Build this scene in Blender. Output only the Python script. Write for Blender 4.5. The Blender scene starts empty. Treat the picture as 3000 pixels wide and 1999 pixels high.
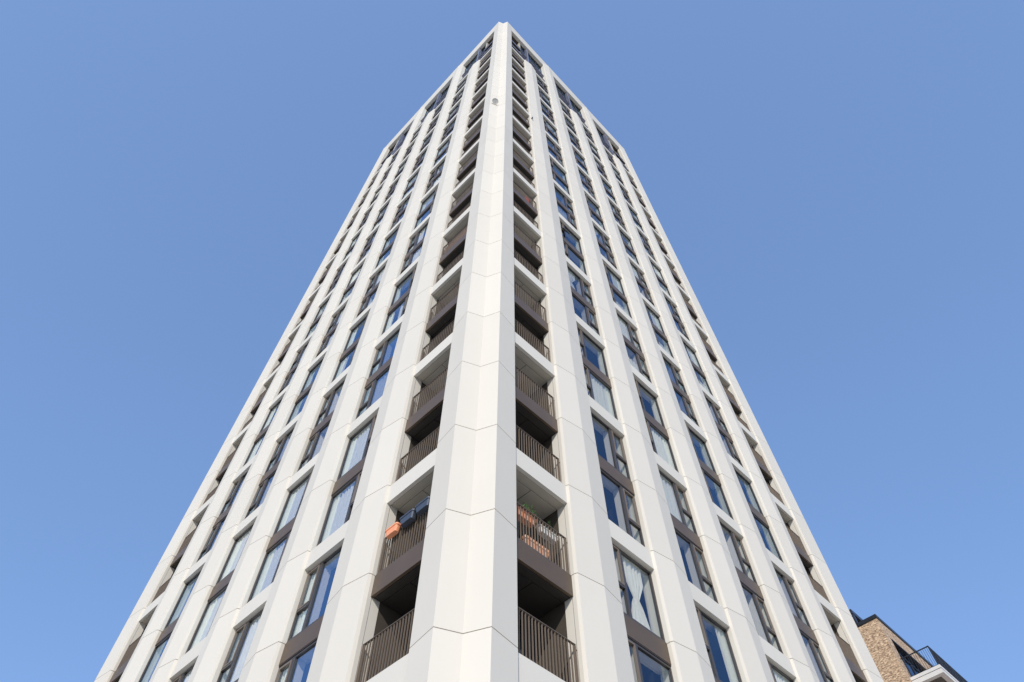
import bpy, bmesh, math, random
from mathutils import Matrix, Vector
random.seed(7)
R = math.radians
scene = bpy.context.scene
col = scene.collection

# ------------------------------------------------------------------ camera, sky, sun, exposure
GZ = 9.7                                   # height of the building's datum above the ground
cam_d = bpy.data.cameras.new('camera'); cam = bpy.data.objects.new('camera', cam_d); col.objects.link(cam)
scene.camera = cam
cam_d.sensor_width = 36.0; cam_d.lens = 2029.76 / 3000 * 36; cam_d.clip_start = 0.1; cam_d.clip_end = 6000
yaw, pit, rol = -0.004, 1.0202, -0.004
a_ = math.pi / 4 + yaw
fw = Vector((math.cos(a_) * math.cos(pit), math.sin(a_) * math.cos(pit), math.sin(pit)))
rt0 = Vector((math.sin(a_), -math.cos(a_), 0)); up0 = rt0.cross(fw)
rt = rt0 * math.cos(rol) + up0 * math.sin(rol); up = -rt0 * math.sin(rol) + up0 * math.cos(rol)
m = Matrix((rt, up, -fw)).transposed().to_4x4()
m.translation = Vector((-7.1254, -8.3908, -8.1115 + GZ))
cam.matrix_world = m

SUN_EL = R(29.0)
sun_h = Vector((-0.788, -0.616, 0)).normalized()
world = bpy.data.worlds.new('World'); scene.world = world; world.use_nodes = True
wn = world.node_tree; wn.nodes.clear()
wo = wn.nodes.new('ShaderNodeOutputWorld'); bg = wn.nodes.new('ShaderNodeBackground'); sky = wn.nodes.new('ShaderNodeTexSky')
sky.sky_type = 'NISHITA'; sky.sun_disc = False
sky.sun_elevation = SUN_EL
sky.sun_rotation = math.atan2(sun_h.x, sun_h.y)
sky.altitude = 0; sky.air_density = 1.15; sky.dust_density = 2.0; sky.ozone_density = 4.0
gm = wn.nodes.new('ShaderNodeGamma'); gm.inputs[1].default_value = 0.5      # flatter, slightly hazed sky
vm = wn.nodes.new('ShaderNodeVectorMath'); vm.operation = 'MULTIPLY'; vm.inputs[1].default_value = (0.87, 1.15, 1.64)
wn.links.new(sky.outputs[0], gm.inputs[0]); wn.links.new(gm.outputs[0], vm.inputs[0]); wn.links.new(vm.outputs[0], bg.inputs[0]); bg.inputs[1].default_value = 0.15
wn.links.new(bg.outputs[0], wo.inputs[0])
sun_d = bpy.data.lights.new('sun', 'SUN'); sun_d.energy = 2.0; sun_d.angle = R(0.5); sun_d.color = (1.0, 0.94, 0.86)
sun = bpy.data.objects.new('sun', sun_d); col.objects.link(sun)
sd = Vector((sun_h.x * math.cos(SUN_EL), sun_h.y * math.cos(SUN_EL), math.sin(SUN_EL)))
sun.rotation_euler = sd.to_track_quat('Z', 'Y').to_euler()
vs = scene.view_settings
vs.view_transform = 'Standard'; vs.look = 'None'; vs.gamma = 1.0; vs.use_curve_mapping = False; vs.exposure = 0.81

# ------------------------------------------------------------------ materials
def nodes(mat):
    return mat.node_tree.nodes, mat.node_tree.links
def principled(name, color, rough=0.6, metal=0.0, spec=0.5, var=0.0, scale=3.0, bump=0.0, bscale=60.0, streak=0.0):
    mt = bpy.data.materials.new(name); mt.use_nodes = True
    n, l = nodes(mt); p = n['Principled BSDF']
    p.inputs['Base Color'].default_value = (*color, 1); p.inputs['Roughness'].default_value = rough
    p.inputs['Metallic'].default_value = metal; p.inputs['Specular IOR Level'].default_value = spec
    tc = n.new('ShaderNodeNewGeometry')
    if var > 0:
        nz = n.new('ShaderNodeTexNoise'); nz.inputs['Scale'].default_value = scale; nz.inputs['Detail'].default_value = 6
        l.new(tc.outputs['Position'], nz.inputs['Vector'])
        fac = nz.outputs['Fac']
        if streak > 0:
            mp = n.new('ShaderNodeMapping'); mp.inputs['Scale'].default_value = (1, 1, 0.06)
            nz2 = n.new('ShaderNodeTexNoise'); nz2.inputs['Scale'].default_value = 7; nz2.inputs['Detail'].default_value = 4
            l.new(tc.outputs['Position'], mp.inputs['Vector']); l.new(mp.outputs[0], nz2.inputs['Vector'])
            mx = n.new('ShaderNodeMath'); mx.operation = 'MULTIPLY_ADD'
            l.new(nz2.outputs['Fac'], mx.inputs[0]); mx.inputs[1].default_value = streak
            l.new(fac, mx.inputs[2]); fac = mx.outputs[0]
        mr = n.new('ShaderNodeMapRange')
        mr.inputs['From Min'].default_value = 0.3; mr.inputs['From Max'].default_value = 0.7 + streak * 0.8
        mr.inputs['To Min'].default_value = 1 - var; mr.inputs['To Max'].default_value = 1 + var * 0.4
        l.new(fac, mr.inputs['Value'])
        hv = n.new('ShaderNodeVectorMath'); hv.operation = 'SCALE'
        hv.inputs[0].default_value = color; l.new(mr.outputs[0], hv.inputs['Scale'])
        last = hv
        if streak > 0:                                   # each storey-high panel has its own slightly different cast
            sp = n.new('ShaderNodeSeparateXYZ'); l.new(tc.outputs['Position'], sp.inputs[0])
            fl = n.new('ShaderNodeMath'); fl.operation = 'MULTIPLY_ADD'; fl.inputs[1].default_value = 1 / 3; fl.inputs[2].default_value = -(9.765 / 3)
            l.new(sp.outputs['Z'], fl.inputs[0]); ff = n.new('ShaderNodeMath'); ff.operation = 'FLOOR'; l.new(fl.outputs[0], ff.inputs[0])
            oi = n.new('ShaderNodeObjectInfo'); cb = n.new('ShaderNodeCombineXYZ'); l.new(ff.outputs[0], cb.inputs[0]); l.new(oi.outputs['Random'], cb.inputs[1])
            wh = n.new('ShaderNodeTexWhiteNoise'); l.new(cb.outputs[0], wh.inputs['Vector'])
            m2 = n.new('ShaderNodeMapRange'); m2.inputs['To Min'].default_value = 0.965; m2.inputs['To Max'].default_value = 1.015; l.new(wh.outputs['Value'], m2.inputs['Value'])
            last = n.new('ShaderNodeVectorMath'); last.operation = 'SCALE'; l.new(hv.outputs[0], last.inputs[0]); l.new(m2.outputs[0], last.inputs['Scale'])
        l.new(last.outputs[0], p.inputs['Base Color'])
    if bump > 0:
        nb = n.new('ShaderNodeTexNoise'); nb.inputs['Scale'].default_value = bscale; nb.inputs['Detail'].default_value = 3
        l.new(tc.outputs['Position'], nb.inputs['Vector'])
        b = n.new('ShaderNodeBump'); b.inputs['Strength'].default_value = bump; b.inputs['Distance'].default_value = 0.01
        l.new(nb.outputs['Fac'], b.inputs['Height']); l.new(b.outputs[0], p.inputs['Normal'])
    return mt
M = {}
M['white'] = principled('white_precast', (0.636, 0.590, 0.505), 0.75, spec=0.3, var=0.02, scale=0.6, streak=0.3)
M['band'] = principled('white_band', (0.636, 0.594, 0.512), 0.7, spec=0.3, var=0.02, scale=0.8, streak=0.3)
M['joint'] = principled('joint_sealant', (0.15, 0.14, 0.13), 0.9)
M['bronze'] = principled('bronze_metal', (0.115, 0.080, 0.052), 0.42, metal=0.1, spec=0.35, var=0.08, scale=1.5)
M['fin'] = principled('bronze_fins', (0.18, 0.14, 0.105), 0.45, metal=0.1, spec=0.5, var=0.06, scale=4)
M['frame'] = principled('window_frame', (0.062, 0.052, 0.046), 0.38, metal=0.1, spec=0.5)
M['clad'] = principled('bronze_cladding', (0.075, 0.062, 0.047), 0.5, metal=0.1, var=0.1, scale=2)
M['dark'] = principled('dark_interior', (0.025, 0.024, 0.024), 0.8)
M['under'] = principled('shaded_underside', (0.03, 0.026, 0.021), 0.6)  # darker copy of the cladding, with the underside's shade painted into the colour
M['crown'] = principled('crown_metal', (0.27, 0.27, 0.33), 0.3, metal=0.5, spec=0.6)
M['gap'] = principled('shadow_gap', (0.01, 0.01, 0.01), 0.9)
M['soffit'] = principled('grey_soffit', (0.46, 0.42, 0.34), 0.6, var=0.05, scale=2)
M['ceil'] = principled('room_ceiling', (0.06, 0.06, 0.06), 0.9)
M['lining'] = principled('white_lining', (0.92, 0.90, 0.86), 0.8)
M['curtain'] = principled('white_curtain', (0.90, 0.87, 0.78), 0.9, var=0.06, scale=8)
M['blind'] = principled('grey_blind', (0.45, 0.44, 0.41), 0.9, var=0.05, scale=8)
M['reed'] = principled('reed_screen', (0.36, 0.22, 0.15), 0.9, var=0.3, scale=40)
M['flower'] = principled('red_flower', (0.6, 0.04, 0.05), 0.7)
M['terra'] = principled('terracotta', (0.85, 0.34, 0.17), 0.6, var=0.12, scale=9)
M['paleterra'] = principled('pale_terracotta', (0.80, 0.42, 0.25), 0.6, var=0.12, scale=9)
M['slate'] = principled('slate_plastic', (0.055, 0.066, 0.088), 0.35, spec=0.6, var=0.1, scale=9)
M['whitepot'] = principled('white_pot', (0.75, 0.73, 0.66), 0.5, var=0.08, scale=9)
M['soil'] = principled('soil', (0.04, 0.03, 0.02), 0.95)
M['leaf'] = principled('leaf', (0.10, 0.24, 0.04), 0.6, var=0.5, scale=30)
M['red'] = principled('red_cloth', (0.55, 0.06, 0.05), 0.9)
M['black'] = principled('black_metal', (0.012, 0.015, 0.022), 0.4, spec=0.6, var=0.2, scale=3)
M['navy'] = principled('dark_blue_grey_metal', (0.035, 0.04, 0.06), 0.35, metal=0.4, var=0.1, scale=3)
M['discgrey'] = principled('grey_disc', (0.50, 0.49, 0.44), 0.6, var=0.1, scale=20)
M['paving'] = principled('paving', (0.60, 0.545, 0.475), 0.85, var=0.12, scale=2.0)
M['stone'] = principled('white_stone', (0.62, 0.60, 0.56), 0.7, var=0.05, scale=2)
M['ssoff'] = principled('brown_soffit', (0.11, 0.095, 0.08), 0.8, var=0.15, scale=3)

def glass(name, tint, refl, seed=0.0):
    mt = bpy.data.materials.new(name); mt.use_nodes = True
    n, l = nodes(mt); n.clear()
    o = n.new('ShaderNodeOutputMaterial'); mix = n.new('ShaderNodeMixShader')
    tr = n.new('ShaderNodeBsdfTransparent'); tr.inputs[0].default_value = (*tint, 1)
    gl = n.new('ShaderNodeBsdfGlossy'); gl.inputs['Color'].default_value = (*refl, 1); gl.inputs['Roughness'].default_value = 0.01
    fr = n.new('ShaderNodeFresnel'); fr.inputs['IOR'].default_value = 1.9
    mr = n.new('ShaderNodeMapRange'); mr.inputs['From Min'].default_value = 0.0; mr.inputs['From Max'].default_value = 0.6
    mr.inputs['To Min'].default_value = 0.12; mr.inputs['To Max'].default_value = 0.68
    l.new(fr.outputs[0], mr.inputs['Value'])
    g = n.new('ShaderNodeNewGeometry'); nz = n.new('ShaderNodeTexNoise'); nz.inputs['Scale'].default_value = 0.9
    nz.inputs['Detail'].default_value = 2
    l.new(g.outputs['Position'], nz.inputs['Vector'])
    b = n.new('ShaderNodeBump'); b.inputs['Strength'].default_value = 0.25; b.inputs['Distance'].default_value = 0.01
    l.new(nz.outputs['Fac'], b.inputs['Height']); l.new(b.outputs[0], gl.inputs['Normal'])
    oi = n.new('ShaderNodeObjectInfo'); rv = n.new('ShaderNodeMapRange'); rv.inputs['To Min'].default_value = 0.72; rv.inputs['To Max'].default_value = 1.25
    l.new(oi.outputs['Random'], rv.inputs['Value']); mu = n.new('ShaderNodeMath'); mu.operation = 'MULTIPLY'; mu.use_clamp = True
    l.new(mr.outputs[0], mu.inputs[0]); l.new(rv.outputs[0], mu.inputs[1]); mr = mu
    l.new(mr.outputs[0], mix.inputs[0]); l.new(tr.outputs[0], mix.inputs[1]); l.new(gl.outputs[0], mix.inputs[2])
    l.new(mix.outputs[0], o.inputs[0]); return mt
M['glass'] = glass('coated_glass', (1.0, 1.0, 0.95), (0.36, 0.52, 0.70))
M['glassdark'] = glass('dark_glass', (0.30, 0.36, 0.42), (0.36, 0.52, 0.70))

def brick():
    mt = bpy.data.materials.new('buff_brick'); mt.use_nodes = True
    n, l = nodes(mt); p = n['Principled BSDF']; p.inputs['Roughness'].default_value = 0.9
    g = n.new('ShaderNodeNewGeometry'); sx = n.new('ShaderNodeSeparateXYZ'); l.new(g.outputs['Position'], sx.inputs[0])
    ad = n.new('ShaderNodeMath'); l.new(sx.outputs[0], ad.inputs[0]); l.new(sx.outputs[1], ad.inputs[1])
    cb = n.new('ShaderNodeCombineXYZ'); l.new(ad.outputs[0], cb.inputs[0]); l.new(sx.outputs[2], cb.inputs[1])
    br = n.new('ShaderNodeTexBrick'); l.new(cb.outputs[0], br.inputs['Vector'])
    br.inputs['Scale'].default_value = 1.0; br.inputs['Brick Width'].default_value = 0.225; br.inputs['Row Height'].default_value = 0.075
    br.inputs['Mortar Size'].default_value = 0.008; br.inputs['Bias'].default_value = 0.0
    br.inputs['Color1'].default_value = (0.64, 0.48, 0.32, 1); br.inputs['Color2'].default_value = (0.38, 0.26, 0.165, 1)
    br.inputs['Mortar'].default_value = (0.46, 0.38, 0.30, 1)
    mp = n.new('ShaderNodeMapping'); mp.inputs['Scale'].default_value = (7.0, 16.0, 1); l.new(cb.outputs[0], mp.inputs[0])
    nz = n.new('ShaderNodeTexNoise'); nz.inputs['Scale'].default_value = 1.0; nz.inputs['Detail'].default_value = 3; l.new(mp.outputs[0], nz.inputs['Vector'])
    rp = n.new('ShaderNodeValToRGB'); rp.color_ramp.elements[0].position = 0.33; rp.color_ramp.elements[0].color = (0.36, 0.30, 0.28, 1)
    rp.color_ramp.elements[1].position = 0.62; rp.color_ramp.elements[1].color = (1.25, 1.2, 1.12, 1); l.new(nz.outputs['Fac'], rp.inputs[0])
    mx = n.new('ShaderNodeVectorMath'); mx.operation = 'MULTIPLY'; l.new(br.outputs['Color'], mx.inputs[0]); l.new(rp.outputs[0], mx.inputs[1])
    l.new(mx.outputs[0], p.inputs['Base Color'])
    b = n.new('ShaderNodeBump'); b.inputs['Strength'].default_value = 0.6; b.inputs['Distance'].default_value = 0.02
    l.new(nz.outputs['Fac'], b.inputs['Height']); l.new(b.outputs[0], p.inputs['Normal'])
    return mt
M['brick'] = brick()

# ------------------------------------------------------------------ mesh helpers
# facade coordinates: u = distance from the near corner along the facade, n = outward, z = up
def mapR(u, n, z): return (u, -n, z)
def mapL(u, n, z): return (-n, u, z)
def mapW(x, y, z): return (x, y, z)
MAP = {'R': mapR, 'L': mapL, 'W': mapW}
class MB:
    def __init__(s, side='W'): s.v = []; s.f = []; s.m = []; s.mats = []; s.map = MAP[side]
    def mi(s, mat):
        if mat not in s.mats: s.mats.append(mat)
        return s.mats.index(mat)
    def box(s, u0, u1, n0, n1, z0, z1, mat):
        b = len(s.v)
        for z in (z0, z1):
            for (u, n) in ((u0, n0), (u1, n0), (u1, n1), (u0, n1)): s.v.append(s.map(u, n, z))
        for q in ((0, 1, 2, 3), (4, 5, 6, 7), (0, 1, 5, 4), (1, 2, 6, 5), (2, 3, 7, 6), (3, 0, 4, 7)):
            s.f.append(tuple(b + i for i in q)); s.m.append(s.mi(mat))
    def prism(s, poly, z0, z1, mat):
        b = len(s.v); k = len(poly)
        for z in (z0, z1):
            for (u, n) in poly: s.v.append(s.map(u, n, z))
        s.f.append(tuple(range(b, b + k))); s.m.append(s.mi(mat))
        s.f.append(tuple(range(b + k, b + 2 * k))); s.m.append(s.mi(mat))
        for i in range(k):
            j = (i + 1) % k; s.f.append((b + i, b + j, b + k + j, b + k + i)); s.m.append(s.mi(mat))
    def quad(s, pts, mat):
        b = len(s.v); s.v += [s.map(*p) for p in pts]; s.f.append(tuple(range(b, b + len(pts)))); s.m.append(s.mi(mat))
    def loft(s, rings, mat, cap=True):
        b = len(s.v); k = len(rings[0])
        for r in rings: s.v += [s.map(*p) for p in r]
        for a in range(len(rings) - 1):
            for i in range(k):
                j = (i + 1) % k; s.f.append((b + a * k + i, b + a * k + j, b + (a + 1) * k + j, b + (a + 1) * k + i)); s.m.append(s.mi(mat))
        if cap:
            s.f.append(tuple(range(b, b + k))); s.m.append(s.mi(mat))
            e = b + (len(rings) - 1) * k; s.f.append(tuple(range(e, e + k))); s.m.append(s.mi(mat))
    def tube(s, p0, p1, r, mat, k=8):
        p0 = Vector(p0); p1 = Vector(p1); d = (p1 - p0).normalized()
        a = d.orthogonal().normalized(); b = d.cross(a)
        s.loft([[tuple(c + (a * math.cos(t) + b * math.sin(t)) * r) for t in [2 * math.pi * i / k for i in range(k)]] for c in (p0, p1)], mat)
    def mesh(s, name, normals=True):
        me = bpy.data.meshes.new(name); me.from_pydata(s.v, [], s.f)
        for mt in s.mats: me.materials.append(M[mt])
        me.polygons.foreach_set('material_index', s.m)
        if normals:
            bm = bmesh.new(); bm.from_mesh(me); bmesh.ops.recalc_face_normals(bm, faces=bm.faces); bm.to_mesh(me); bm.free()
        me.update(); return me
def link(name, me, parent=None, loc=(0, 0, 0), **tags):
    o = bpy.data.objects.new(name, me); col.objects.link(o); o.parent = parent; o.location = loc
    for k, v in tags.items(): o[k] = v
    return o

def Z(k): return GZ + 0.065 + 3.0 * k
BH = 0.665                                   # height of a white band
ROOF = GZ + 86.05; TOPL = GZ + 84.15
A1 = 3.404; P = 3.684
def A(i): return A1 + P * (i - 1)            # far edge of bay i
def N(i): return 1.37 if i == 1 else A(i - 1) + 1.66   # near edge of bay i
WID = 23.5
OUV = {'R': lambda u: (u, 0, 0), 'L': lambda u: (0, u, 0)}

tower = link('apartment_tower', None, None, (0, 0, 0), label='tall white residential tower with faceted vertical piers, blue windows and corner balconies', category='building')

# ------------------------------------------------------------------ piers
def pier_mesh(side, poly, core, top, name='pier', mat='white'):
    b = MB(side); g = 0.010
    z0 = 0.0
    zs = [Z(k) for k in range(-3, 40) if Z(k) < top - 0.6]
    for zz in zs + [top]:
        hi = zz - (g if zz != top else 0); b.prism(poly, z0, hi, mat); z0 = zz + g
    b.prism(core, 0.0, top - 0.05, 'joint')
    return b.mesh(name)
for side in 'RL':
    for i in range(1, 6):
        a = A(i)
        poly = [(a, -1.3 if i in (1, 5) else -0.5), (a, 0), (a + .035, .085), (a + .85, .22), (a + 1.66, .09), (a + 1.66, -1.3 if i == 5 else -.5), (a + 0.9, -1.35)]
        poly[0] = (a, -0.36 if i == 1 else -0.5); poly[5] = (a + 1.66, -0.36 if i == 5 else -0.5); poly[6:] = []
        core = [(a + .02, -.3), (a + .02, -.01), (a + .055, .06), (a + .85, .195), (a + 1.64, .066), (a + 1.64, -.3)]
        top = Z(24) if i % 2 else ROOF
        link('pier', pier_mesh(side, poly, core, top), tower)
    a = A(6)
    poly = [(a, -.36), (a, 0), (a + .035, .085), (WID - .567, .2), (WID - .33, -.33), (WID + .2, -.567), (WID + .09, -1.37), (WID - .6, -1.37), (WID - 1.0, -.36)]
    core = [(a + .02, -.3), (a + .02, -.01), (a + .055, .06), (WID - .58, .175), (WID - .35, -.345), (WID - .9, -.35)]
    link('pier', pier_mesh(side, poly, core, ROOF), tower)
cp = [(-.09, 1.37), (-.2, .567), (.33, .33), (.567, -.2), (1.37, -.09), (1.37, .36), (.36, 1.37)]
cc = [(-.066, 1.35), (-.175, .59), (.355, .355), (.59, -.175), (1.35, -.066), (1.35, .3), (.3, 1.35)]
link('corner_pier', pier_mesh('W', cp, cc, ROOF, 'corner_pier'), tower)

# inner mass of the tower, rear walls, roof
b = MB('W')
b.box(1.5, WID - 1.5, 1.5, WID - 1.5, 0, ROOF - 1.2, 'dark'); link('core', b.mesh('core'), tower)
b = MB('W')
b.box(WID - .35, WID - .05, 1.4, WID, 0, ROOF, 'white'); b.box(1.4, WID - .36, WID - .35, WID - .05, 0, ROOF, 'white')
link('rear_wall', b.mesh('rear_wall'), tower)
b = MB('W'); b.box(.45, WID - .4, .45, WID - .4, ROOF - 1.15, ROOF - .9, 'soffit'); link('roof', b.mesh('roof'), tower)
# parapet bands between the full-height piers
for side in 'RL':
    for (i0, i1) in ((1, 2), (3, 4), (5, 6)):
        b = MB(side); ua, ub = N(i0) - .06, A(i1) + .06     # face leans outward to meet the pier arrises at the roof
        b.loft([[(ua, -.36, TOPL), (ub, -.36, TOPL), (ub, 0, TOPL), (ua, 0, TOPL)], [(ua - .8, -.36, ROOF), (ub + .8, -.36, ROOF), (ub + .8, .217, ROOF), (ua - .8, .217, ROOF)]] if i0 > 1 and i1 < 6 else
               [[(ua, -.36, TOPL), (ub, -.36, TOPL), (ub, 0, TOPL), (ua, 0, TOPL)], [(.60 if i0 == 1 else ua - .8, -.36, ROOF), (WID - .6 if i1 == 6 else ub + .8, -.36, ROOF), (WID - .6 if i1 == 6 else ub + .8, .197, ROOF), (.60 if i0 == 1 else ua - .8, .197, ROOF)]], 'band')
        link('parapet', b.mesh('parapet'), tower)
        b = MB(side); b.box(N(i0) - .02, A(i1) + .02, -.3, 0, Z(24) - BH, Z(24), 'band')
        link('spandrel', b.mesh('spandrel'), tower)
# lower storeys, below the picture
for side in 'RL':
    b = MB(side)
    for i in range(1, 7):
        b.box(N(i), A(i), -.34, -.3, 0, Z(0) - BH, 'glassdark'); b.box(N(i), A(i), -.3, -.06, 3.1, 3.77, 'band')
        b.box(N(i), A(i), -.3, -.1, Z(-1) - .62, Z(-1), 'bronze')
    link('lower_glazing', b.mesh('lower_glazing'), tower)

# ------------------------------------------------------------------ window units (two storeys each)
FN0, FN1, GN = -.215, -.135, -.18           # frame back, frame front, glass plane
def unit_meshes(side, far):
    """bay-relative: u from -2.024 (near edge) to 0 (far edge); z from floor k"""
    u0, u1 = -2.05, 0.0
    fr = MB(side); pn = MB(side); sp = MB(side); bd = MB(side); ln = MB(side)
    if far: nar, wid = (u1 - .67, u1), (u0, u1 - .67)
    else:   nar, wid = (u0, u0 + .67), (u0 + .67, u1)
    for st in (0, 1):
        zb = 3.0 * st + .035; zt = 3.0 * (st + 1) - (.645 if st == 0 else .70)
        for (a, c), kind in ((nar, 'n'), (wid, 'w')):
            w = .055
            fr.box(a, a + w, FN0, FN1, zb, zt, 'frame'); fr.box(c - w, c, FN0, FN1, zb, zt, 'frame')
            fr.box(a + w, c - w, FN0, FN1, zb, zb + w, 'frame'); fr.box(a + w, c - w, FN0, FN1, zt - w, zt, 'frame')
            if kind == 'n':
                fr.box(a + w, c - w, FN0, FN1 + .012, zb + .88, zb + .95, 'frame')
                s = .045                                     # opening sash above the transom
                z2, z3 = zb + .965, zt - w - .012
                aa, c2 = a + w + .012, c - w - .012
                fr.box(aa, aa + s, GN, FN1 + .02, z2, z3, 'fin'); fr.box(c2 - s, c2, GN, FN1 + .02, z2, z3, 'fin')
                fr.box(aa + s, c2 - s, GN, FN1 + .02, z2, z2 + s, 'fin'); fr.box(aa + s, c2 - s, GN, FN1 + .02, z3 - s, z3, 'fin')
                jit = random.uniform(-.004, .004)
                pn.quad([(aa + s, GN + .01 + jit, z2 + s), (c2 - s, GN + .01, z2 + s), (c2 - s, GN + .01 - jit, z3 - s), (aa + s, GN + .01, z3 - s)], 'glass')
                pn.quad([(a + w, GN, zb + w), (c - w, GN, zb + w), (c - w, GN, zb + .88), (a + w, GN, zb + .88)], 'glass')
            else:
                pn.quad([(a + w, GN, zb + w), (c - w, GN, zb + w), (c - w, GN, zt - w), (a + w, GN, zt - w)], 'glass')
            # white inner reveals: far jamb, head and sill board
            ln.box(c - .02, c + .03, -.47, FN0 - .01, zb, zt + .02, 'lining')
            ln.box(a, c - .025, -.47, FN0 - .01, zt - .03, zt + .02, 'lining')
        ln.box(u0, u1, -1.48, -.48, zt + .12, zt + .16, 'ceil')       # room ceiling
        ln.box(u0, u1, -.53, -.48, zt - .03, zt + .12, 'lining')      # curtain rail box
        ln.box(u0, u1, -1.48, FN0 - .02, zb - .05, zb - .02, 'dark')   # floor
    fr.box(u0, u1, FN0, FN1 - .02, 6.0 - .70, 6.0 - BH - .002, 'gap')
    # bronze spandrel at the middle floor, slightly proud of the frames, with drip edges
    sp.box(u0, u1, -.25, -.105, 3.0 - .60, 3.0 - .012, 'bronze')
    sp.box(u0, u1, -.24, -.115, 3.0 - .632, 3.0 - .612, 'frame'); sp.box(u0, u1, -.24, -.115, 3.0 - .004, 3.0 + .03, 'frame')
    bd.box(u0, u1 + .02, -.3, 0, -BH, 0, 'band')
    return dict(window=fr.mesh('window'), pane=pn.mesh('pane', False), panel=sp.mesh('spandrel_panel'), spandrel=bd.mesh('spandrel'), lining=ln.mesh('lining'))
UM = {(s, f): unit_meshes(s, f) for s in 'RL' for f in (True, False)}
def curtain_mesh(side, spans, tied=False):
    b = MB(side)
    for (st, a, c, top_drop) in spans:
        zb = 3.0 * st + .08; zt = 3.0 * (st + 1) - .70 - top_drop
        n = max(8, int((c - a) / .03)); lev = [0, .33, .42, .5, .7, 1.0] if tied else [0, 1.0]
        wav = [.032 * math.sin(i * 1.15 + 1.3 * math.sin(i * .31)) for i in range(n + 1)]
        rows = []
        for t in lev:
            z = zb + (zt - zb) * t
            sq = 1 - .72 * math.exp(-((t - .42) / .14) ** 2) if tied else 1
            rows.append([(a + (c - a) * .5 + (c - a) * (i / n - .5) * sq, -.27 + wav[i] * (1 if not tied else (.4 + .6 * sq)), z) for i in range(n + 1)])
        for r in range(len(rows) - 1):
            for i in range(n): b.quad([rows[r][i], rows[r][i + 1], rows[r + 1][i + 1], rows[r + 1][i]], 'curtain')
    return b.mesh('curtain', False)
CUR = {}
for s in 'RL':
    for f in (True, False):
        w0, w1 = (-2.0, -.72) if f else (-1.33, -.03)
        n0, n1 = (-.64, -.03) if f else (-2.0, -1.4)
        CUR[(s, f)] = [
            curtain_mesh(s, [(0, w0, w1, .0)]), curtain_mesh(s, [(1, w0, w1, .0)]),
            curtain_mesh(s, [(0, w0 + .7, w1, .0), (1, w0 + .85, w1, .0)]), curtain_mesh(s, [(1, w0 + .1, w0 + .95, .0)], True),
            curtain_mesh(s, [(0, w0, w0 + .45, .0), (0, w1 - .4, w1, .0)]), curtain_mesh(s, [(0, n0, n1, .0), (1, n0, n1, .0)]),
            curtain_mesh(s, [(0, w0, w1, .0), (1, w0, w1, .0)]), curtain_mesh(s, [(0, w0, w1, .9), (1, w0 + .5, w1, .0)])]
CHOICE = {('R', 2, 0): 3, ('R', 3, 0): 2, ('R', 2, 4): 0, ('R', 3, 2): 1, ('L', 2, 2): 6, ('L', 3, 2): 6, ('L', 2, 0): 5, ('R', 3, 4): 0,
          ('R', 2, 2): None, ('R', 4, 2): None, ('L', 2, 4): 0, ('R', 4, 0): 1, ('L', 3, 4): None, ('L', 4, 2): 6}
for side in 'RL':
    for i in range(2, 6):
        for k in range(0, 24, 2):
            far = ((k // 2) % 2 == 0) if side == 'L' else ((k // 2) % 2 == 1)
            U = UM[(side, far)]; loc = (A(i), 0, Z(k)) if side == 'R' else (0, A(i), Z(k))
            w = link('window', U['window'], tower, loc)
            link('pane', U['pane'], w); link('spandrel_panel', U['panel'], w); link('spandrel', U['spandrel'], w); link('lining', U['lining'], w)
            c = CHOICE.get((side, i, k), random.choice([None, None, 0, 1, 2, 4, 5, 6, 6, 7] if side == 'L' else [None, None, None, 0, 1, 2, 3, 4, 5, 7]))
            if c is not None: link('curtain', CUR[(side, far)][c], w)

# one narrow top light stands open high on the right face
b = MB('R'); b.loft([[(5.12, -.12, 28.2 + GZ), (5.66, -.12, 28.2 + GZ), (5.66, -.08, 28.2 + GZ), (5.12, -.08, 28.2 + GZ)], [(5.12, .16, 27.25 + GZ), (5.66, .16, 27.25 + GZ), (5.66, .20, 27.25 + GZ), (5.12, .20, 27.25 + GZ)]], 'frame')
link('open_sash', b.mesh('open_sash'), tower)
# ------------------------------------------------------------------ balconies
DEP = -1.3
def railing(side, u0, u1, n=-.13, far_end=True, z0=.03, h=1.12, mat='fin'):
    b = MB(side)
    b.box(u0, u1, n - .03, n + .03, z0 + h - .012, z0 + h, mat)
    b.box(u0, u1, n - .02, n + .02, z0, z0 + .012, mat)
    k = int((u1 - u0 - .06) / .0985)
    for j in range(k + 1):
        u = u0 + .05 + j * .0985
        b.box(u - .006, u + .006, n - .017, n + .017, z0 + .012, z0 + h - .012, mat)
    b.box(u1 - .012, u1 + .012, n - .03, n + .03, z0 - .02, z0 + h, mat)
    if far_end:                                  # bracket tying the rail to the far reveal
        b.box(u1 + .012, u1 + .11, n - .015, n + .015, z0 + h - .12, z0 + h - .10, mat)
        b.box(u1 + .085, u1 + .11, n - .02, n + .07, z0 + h - .20, z0 + h - .10, mat)
    return b.mesh('railing')
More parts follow.
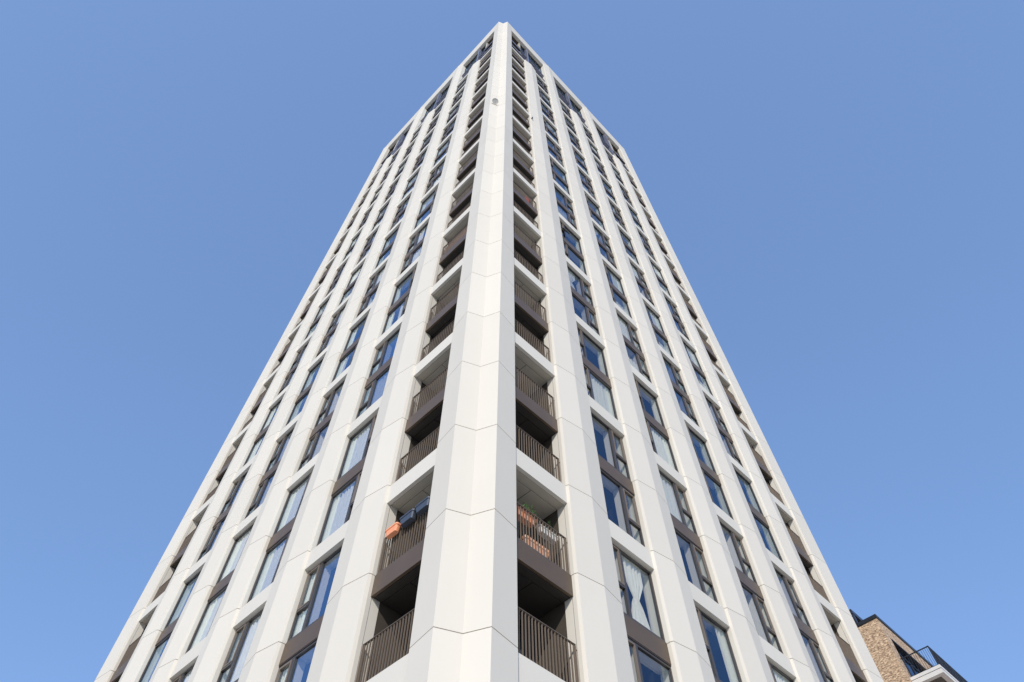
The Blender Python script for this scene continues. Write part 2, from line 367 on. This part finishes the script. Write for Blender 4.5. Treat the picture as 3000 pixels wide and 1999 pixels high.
def slab_mesh(side, odd, u0, u1, dep=DEP):
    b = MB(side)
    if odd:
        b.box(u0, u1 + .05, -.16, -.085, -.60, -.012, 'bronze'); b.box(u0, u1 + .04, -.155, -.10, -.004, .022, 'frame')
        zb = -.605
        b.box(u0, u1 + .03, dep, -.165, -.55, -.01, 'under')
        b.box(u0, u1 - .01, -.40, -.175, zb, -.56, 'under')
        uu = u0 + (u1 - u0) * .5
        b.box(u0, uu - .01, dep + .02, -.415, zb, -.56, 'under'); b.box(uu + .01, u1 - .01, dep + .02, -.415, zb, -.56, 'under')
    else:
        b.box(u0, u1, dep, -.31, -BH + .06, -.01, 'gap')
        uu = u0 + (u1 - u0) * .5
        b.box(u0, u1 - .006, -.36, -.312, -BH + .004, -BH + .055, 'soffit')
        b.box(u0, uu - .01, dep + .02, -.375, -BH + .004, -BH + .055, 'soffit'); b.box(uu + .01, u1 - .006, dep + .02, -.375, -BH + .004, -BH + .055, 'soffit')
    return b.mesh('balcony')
def band_mesh(side, u0, u1):
    b = MB(side)
    b.box(u0, u1, -.11, 0, -BH, 0, 'band'); b.box(u0, u1, -.31, -.122, -BH + .003, -.01, 'soffit'); b.box(u0, u1, -.122, -.11, -BH + .05, -.02, 'gap')
    return b.mesh('spandrel')
for side in 'RL':
    for i in (1, 6):
        u0, u1 = N(i) - .0, A(i)
        sm = {o: slab_mesh(side, o, u0, u1) for o in (True, False)}
        bm_ = band_mesh(side, u0 - .0, u1 + .02); rm = railing(side, u0 + .01, u1 - .06)
        # recess walls
        b = MB(side)
        zt = TOPL
        if i == 1:
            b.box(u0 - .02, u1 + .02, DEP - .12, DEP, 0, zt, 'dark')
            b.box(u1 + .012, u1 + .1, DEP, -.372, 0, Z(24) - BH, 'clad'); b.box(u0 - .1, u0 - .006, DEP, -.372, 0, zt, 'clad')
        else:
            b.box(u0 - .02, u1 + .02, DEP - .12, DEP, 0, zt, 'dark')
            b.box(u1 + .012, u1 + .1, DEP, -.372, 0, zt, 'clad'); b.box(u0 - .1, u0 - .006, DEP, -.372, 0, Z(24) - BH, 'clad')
        # sliding doors at each storey
        link('recess_wall', b.mesh('recess_wall'), tower)
        d = MB(side); d.box(u0 + .12, u0 + 1.55, DEP + .002, DEP + .05, .05, 2.15, 'frame')
        d.box(u0 + .18, u0 + .80, DEP + .05, DEP + .06, .11, 2.09, 'glassdark'); d.box(u0 + .87, u0 + 1.49, DEP + .05, DEP + .06, .11, 2.09, 'glassdark')
        dm = d.mesh('door')
        for k in range(0, 24):
            s = link('balcony', sm[k % 2 == 1], tower, (0, 0, Z(k)))
            link('railing', rm, s); link('door', dm, s)
            if k % 2 == 0: link('spandrel', bm_, s)
        # soffit of the top regular storey
        link('balcony', sm[False], tower, (0, 0, Z(24)))
        # thin panel joint line down the far reveal
        j = MB(side)
        j.box(u1 - .002, u1 + .004, -.122, -.112, 0, Z(24) - BH if i == 1 else zt, 'joint'); link('reveal_joint', j.mesh('reveal_joint'), tower)

# ------------------------------------------------------------------ crown: double bays, recessed glazing, terraces
for side in 'RL':
    for (i0, i1) in ((1, 2), (3, 4), (5, 6)):
        u0, u1 = N(i0), A(i1); mid = (A(i0) + N(i1)) / 2 + .05
        open_a, open_b = (u0, A(i0) - .25) if i0 == 1 else ((N(6) + .25, u1) if i0 == 5 else (0, 0))
        g0, g1 = (open_b, u1) if i0 == 1 else ((u0, open_a) if i0 == 5 else (u0, u1))
        gp = -.42
        # lavender grey column
        b = MB(side); b.box(mid - .1, mid + .1, gp - .1, -.12, Z(24), TOPL, 'crown'); link('mullion_column', b.mesh('mullion_column'), tower)
        fr = MB(side); pn = MB(side)
        levels = [(Z(24) + .02, Z(25) - .45), (Z(25) + .02, Z(26) - .45), (Z(26) + .02, TOPL - .15)]
        for (za, zb) in levels:
            n_p = max(2, round((g1 - g0) / 1.05)); w = (g1 - g0) / n_p
            for q in range(n_p):
                a, c = g0 + q * w, g0 + (q + 1) * w
                fr.box(a, a + .05, gp - .08, gp, za, zb, 'navy'); fr.box(c - .05, c, gp - .08, gp, za, zb, 'navy')
                fr.box(a + .05, c - .05, gp - .08, gp, za, za + .06, 'frame'); fr.box(a + .05, c - .05, gp - .08, gp, zb - .06, zb, 'frame')
                fr.box(a + .05, c - .05, gp - .08, gp + .01, za + .95, za + 1.01, 'frame')
                pn.quad([(a + .05, gp - .04, za + .06), (c - .05, gp - .04, za + .06), (c - .05, gp - .04, zb - .06), (a + .05, gp - .04, zb - .06)], 'glassdark' if (q + int(za)) % 4 else 'glass')
        for zz in (Z(25), Z(26)):
            fr.box(u0, u1, gp - .12, gp + .06, zz - .45, zz, 'crown')
            fr.box(u0, u1, gp + .06, -.2, zz - .14, zz, 'crown')
        fr.box(u0, u1, gp - .2, gp - .12, Z(24), TOPL, 'dark') if i0 == 3 else fr.box(g0, g1, gp - .2, gp - .12, Z(24), TOPL, 'dark')
        w = link('crown_glazing', fr.mesh('crown_glazing'), tower); link('pane', pn.mesh('pane', False), w)
        b = MB(side); b.box(u0, u1, DEP, -.37, TOPL - .01, TOPL + .3, 'clad'); b.box(u0, u1, DEP - .1, DEP, Z(24), TOPL, 'clad'); link('crown_soffit', b.mesh('crown_soffit'), tower)
        if open_b:
            for kk in (24, 25, 26):
                s = MB(side)
                s.box(open_a, open_b, DEP, -.31 if kk == 24 else -.17, Z(kk) - .4 if kk > 24 else Z(kk) - .1, Z(kk), 'under')
                if kk > 24: s.box(open_a, open_b, -.168, -.13, Z(kk) - .42, Z(kk), 'crown')
                t = link('terrace', s.mesh('terrace'), tower)
                link('railing', railing(side, open_a + .01, open_b - .05, n=-.22, far_end=False), t, (0, 0, Z(kk)))
            b = MB(side)
            wall_u = open_b if i0 == 1 else open_a
            b.box(wall_u - .1, wall_u + .1, DEP, -.3, Z(24), TOPL, 'soffit'); link('terrace_wall', b.mesh('terrace_wall'), tower)

# ------------------------------------------------------------------ things on the balconies
def trough(name, mat, L, D, H, label, cat, loc, side, group=None, plant=0, rim=True, taper=.82):
    b = MB(side); k = 5
    def ring(sc, z, grow=0):
        l, d, r = L / 2 * sc + grow, D / 2 * sc + grow, min(D / 2 * sc, .05) + grow
        pts = []
        for (cu, cn, a0) in ((l - r, d - r, 0), (-l + r, d - r, 90), (-l + r, -d + r, 180), (l - r, -d + r, 270)):
            for q in range(k): t = R(a0 + 90 * q / (k - 1)); pts.append((cu + r * math.cos(t), cn + r * math.sin(t), z))
        return pts
    b.loft([ring(taper, 0), ring(taper + (1 - taper) * .85, H * .80), ring(1, H * .82, .0), ring(1, H * .80, .012), ring(1, H, .016), ring(1, H, -.006), ring(.97, H - .05)], mat)
    me = b.mesh(name)
    o = link(name, me, None, loc, label=label, category=cat)
    if group: o['group'] = group
    s = MB(side); s.loft([ring(.955, H - .055), ring(.955, H - .035)], 'soil'); link('soil', s.mesh('soil'), o)
    if plant:
        f = MB(side)
        for q in range(plant):
            u = random.gauss(L * .2, L * .16); n = random.uniform(-D * .3, D * .3); hgt = random.uniform(.10, .46)
            du, dn = random.uniform(-.09, .09), random.uniform(-.05, .07)
            for t in range(4):
                z = H - .03 + hgt * t / 3; uu = u + du * t / 3; nn = n + dn * t / 3; w = random.uniform(.016, .03)
                aa = random.uniform(0, 6.28); ca, sa = math.cos(aa) * w, math.sin(aa) * w
                l = random.uniform(.05, .10)
                f.quad([(uu - ca, nn - sa, z), (uu + sa * .6, nn + ca * .6, z + l * .5), (uu + ca * 1.6, nn + sa * 1.6, z + l), (uu - sa * .5, nn, z + l * .4)], 'leaf')
        for q in range(plant // 8):
            u, n, z = random.gauss(L * .15, L * .16), random.uniform(-.05, .06), H + random.uniform(.08, .3)
            f.box(u - .015, u + .015, n - .015, n + .015, z, z + .025, 'flower')
        link('foliage', f.mesh('foliage', False), o)
    return o
def LOC(side, u, n, z): return MAP[side](u, n, z)
zt1 = Z(1) + .87
trough('planter', 'terra', .46, .16, .22, 'orange terracotta planter hung outside the left balcony railing, leftmost of three', 'planter', LOC('L', 2.87, -.01, zt1 + .015), 'L', 'planters on the left balcony rail')
trough('planter', 'slate', .52, .18, .235, 'slate blue planter hung on the left balcony railing beside the orange planter', 'planter', LOC('L', 2.28, -.01, zt1 + .015), 'L', 'planters on the left balcony rail')
trough('planter', 'slate', .52, .18, .235, 'slate blue planter at the right end of the left balcony railing beside the corner', 'planter', LOC('L', 1.70, -.01, zt1 + .015), 'L', 'planters on the left balcony rail')
trough('planter', 'terra', .85, .2, .2, 'orange planter with green plant behind the top of the right balcony railing', 'planter', LOC('R', 1.95, -.28, Z(1) + .93), 'R', 'planters inside the right balcony', plant=80)
trough('planter', 'whitepot', .72, .18, .18, 'white planter behind the top of the right balcony railing near its far end', 'planter', LOC('R', 2.82, -.27, Z(1) + .91), 'R', 'planters inside the right balcony', plant=12)
trough('planter', 'paleterra', .85, .26, .38, 'pale terracotta trough standing on the floor of the right balcony behind the fins', 'planter', LOC('R', 2.38, -.32, Z(1) + .03), 'R', 'planters inside the right balcony')
trough('planter', 'whitepot', .7, .2, .25, 'white planter with trailing plant on a far right balcony near the tower edge', 'planter', LOC('R', 20.7, -.30, Z(6) + .75), 'R', plant=40)
b = MB('L')
for q in range(60): b.box(1.44 + q * .03, 1.464 + q * .03, -.19, -.176, .04, 1.02, 'reed')
link('reed_screen', b.mesh('reed_screen'), None, (0, 0, Z(7)), label='reddish reed screen tied behind the railing of a mid-height left balcony', category='screen')
# red cloth over a railing high up on the right
b = MB('R')
for q in range(6):
    b.quad([(2.55 + q * .05, -.19 + .01 * (q % 2), .2), (2.60 + q * .05, -.19 + .01 * ((q + 1) % 2), .2), (2.60 + q * .05, -.19 + .01 * ((q + 1) % 2), .95), (2.55 + q * .05, -.19 + .01 * (q % 2), .95)], 'red')
link('cloth', b.mesh('cloth', False), None, (0, 0, Z(9)), label='small red cloth hanging behind the railing of a high balcony right of the corner', category='cloth')
# round grey disc on the corner pier
va = Vector((-.2, .567, 0)); vv = Vector((.33, .33, 0)); c0 = va.lerp(vv, .55); nrm = Vector((vv.y - va.y, -(vv.x - va.x), 0)).normalized()
if nrm.dot(Vector((-1, -1, 0))) < 0: nrm = -nrm
dish = link('wall_dish', None, None, (c0.x, c0.y, GZ + 42.35), label='round grey dish on a small bracket high on the corner pier', category='dish')
b = MB('W'); dirn = (nrm + Vector((0, 0, -1.0))).normalized(); cc_ = nrm * .20 + Vector((0, 0, .12))
ax = dirn.orthogonal().normalized(); ay = dirn.cross(ax)
b.loft([[tuple(cc_ + dirn * d + (ax * math.cos(t) + ay * math.sin(t)) * r) for t in [2 * math.pi * i / 28 for i in range(28)]] for (d, r) in ((-.07, .12), (-.03, .2), (.0, .23), (.006, .215), (-.008, .2), (-.02, .06))], 'discgrey')
link('dish', b.mesh('dish'), dish)
b = MB('W'); b.tube((0, 0, 0), tuple(nrm * .18 + Vector((0, 0, .10))), .02, 'discgrey'); b.tube((0, 0, -.12), tuple(nrm * .2 + Vector((0, 0, .05))), .014, 'discgrey')
tg = Vector((-nrm.y, nrm.x, 0)); b.tube(tuple(tg * -.2 + nrm * .02 + Vector((0, 0, -.10))), tuple(tg * .2 + nrm * .02 + Vector((0, 0, -.10))), .025, 'discgrey')
link('bracket', b.mesh('bracket'), dish)
b = MB('R'); b.tube((3.475, .20, 0), (3.475, .20, .30), .045, 'black', 10); b.box(3.44, 3.51, .07, .21, .15, .25, 'black')
link('wall_lamp', b.mesh('wall_lamp'), None, (0, 0, GZ + 46.3), label='small black cylinder fixed to the pier beside a high right-hand balcony', category='wall lamp')

# ------------------------------------------------------------------ brick building on the right
BX, BY, BT = 32.73, 1.23, GZ + 17.9
bb = link('brick_building', None, None, (BX, BY, 0), label='buff brick apartment building behind the right edge of the white tower', category='building')
def W(b, x0, x1, y0, y1, z0, z1, mat): b.box(x0 - BX, x1 - BX, y0 - BY, y1 - BY, z0, z1, mat)
b = MB('W')
rx0, rx1 = 33.5, 37.95; rz0, rz1 = GZ + 14.42, GZ + 17.0
W(b, BX, BX + 22, BY + .55, BY + 16, 0, BT, 'brick')
W(b, BX, rx0, BY, BY + .548, 0, BT, 'brick'); W(b, rx1, BX + 22, BY, BY + .548, 0, BT, 'brick')
W(b, rx0, rx1, BY, BY + .548, rz1, BT, 'brick'); W(b, rx0, rx1, BY, BY + .548, 0, rz0 - .25, 'brick')
link('wall', b.mesh('wall'), bb)
b = MB('W'); W(b, BX - .06, BX + 22.06, BY - .06, BY + .4, BT + .002, BT + .22, 'black'); W(b, BX - .06, BX + .4, BY + .402, BY + 16, BT + .002, BT + .22, 'black'); link('coping', b.mesh('coping'), bb)
b = MB('W')
W(b, rx0, rx1, BY + .50, BY + .545, rz0, rz1, 'black'); W(b, rx0, rx1, BY + .004, BY + .42, rz1 - .06, rz1 - .002, 'black')
for x in (rx0 + .12, rx0 + 1.25, rx0 + 2.35, rx0 + 3.45): W(b, x, x + .09, BY + .22, BY + .26, rz0, rz1 - .061, 'navy')
W(b, rx0, rx1, BY + .215, BY + .265, rz1 - .5, rz1 - .42, 'navy')
for x in (rx0 + .35, rx0 + .6, rx0 + 1.5, rx0 + 1.8): W(b, x, x + .14, BY + .36, BY + .37, rz0, rz1 - .5, 'curtain')
wn_ = link('window', b.mesh('window'), bb)
b = MB('W'); b.quad([(rx0 - BX, .27, rz0), (rx1 - BX, .27, rz0), (rx1 - BX, .27, rz1 - .06), (rx0 - BX, .27, rz1 - .06)], 'glass'); link('pane', b.mesh('pane', False), wn_)
b = MB('W')
sx0, sx1, sy0 = 33.2, 40.5, -.49; sz1 = GZ + 14.38
W(b, sx0, sx1, sy0, BY - .002, sz1 - .17, sz1, 'stone'); W(b, sx0 + .03, sx1 - .03, sy0 + .03, BY - .002, sz1 - .19, sz1 - .172, 'gap')
W(b, sx0 + .02, sx1, sy0 + .02, sy0 + .30, sz1 - .43, sz1 - .192, 'stone'); W(b, sx0 + .02, sx0 + .30, sy0 + .302, BY - .002, sz1 - .43, sz1 - .192, 'stone')
W(b, sx0 + .302, sx1, sy0 + .302, BY - .002, sz1 - .36, sz1 - .192, 'ssoff')
sl = link('balcony', b.mesh('balcony'), bb)
b = MB('W')
rb, rtp = sz1 + .02, sz1 + 1.15; ry = sy0 + .08; rx = sx0 + .06
W(b, rx - .03, rx + .03, ry, BY - .01, rtp - .04, rtp, 'black'); W(b, rx - .02, rx + .02, ry, BY - .01, rb, rb + .03, 'black')
W(b, rx - .03, sx1, ry - .03, ry + .03, rtp - .04, rtp + .002, 'black'); W(b, rx, sx1, ry - .02, ry + .02, rb, rb + .03, 'black')
y = ry + .1
while y < BY - .05: W(b, rx - .008, rx + .008, y - .008, y + .008, rb, rtp - .03, 'black'); y += .115
x = rx + .1
while x < sx1: W(b, x - .008, x + .008, ry - .03, ry + .03, rb + .03, rtp - .04, 'black'); x += .115
for x in (rx, 34.1, 35.0, 35.95, 36.9, 37.9, 39.0): W(b, x - .025, x + .025, ry - .025, ry + .025, rb, rtp - .03, 'black')
link('railing', b.mesh('railing'), sl)
b = MB('W'); x0, y0, tz = 34.6, 2.85, GZ + 20.4
W(b, x0 + .5, BX + 20, y0 + .55, BY + 15, BT + .3, tz - .3, 'black'); W(b, x0, BX + 20.5, y0, BY + 15.5, tz - .3, tz, 'navy')
W(b, x0 + .02, x0 + .25, y0 + .02, y0 + .25, BT + .3, tz - .302, 'navy')
link('penthouse', b.mesh('penthouse'), bb)

# ------------------------------------------------------------------ ground
b = MB('W'); b.box(-900, 900, -900, 900, -.5, 0, 'paving'); link('ground', b.mesh('ground'), None, kind='structure')
b = MB('W')
b.box(-4, 30, -4.5, -.8, .002, .12, 'stone'); b.box(-4.5, -.8, -.79, 30, .002, .12, 'stone')
link('pavement', b.mesh('pavement'), None, kind='structure')
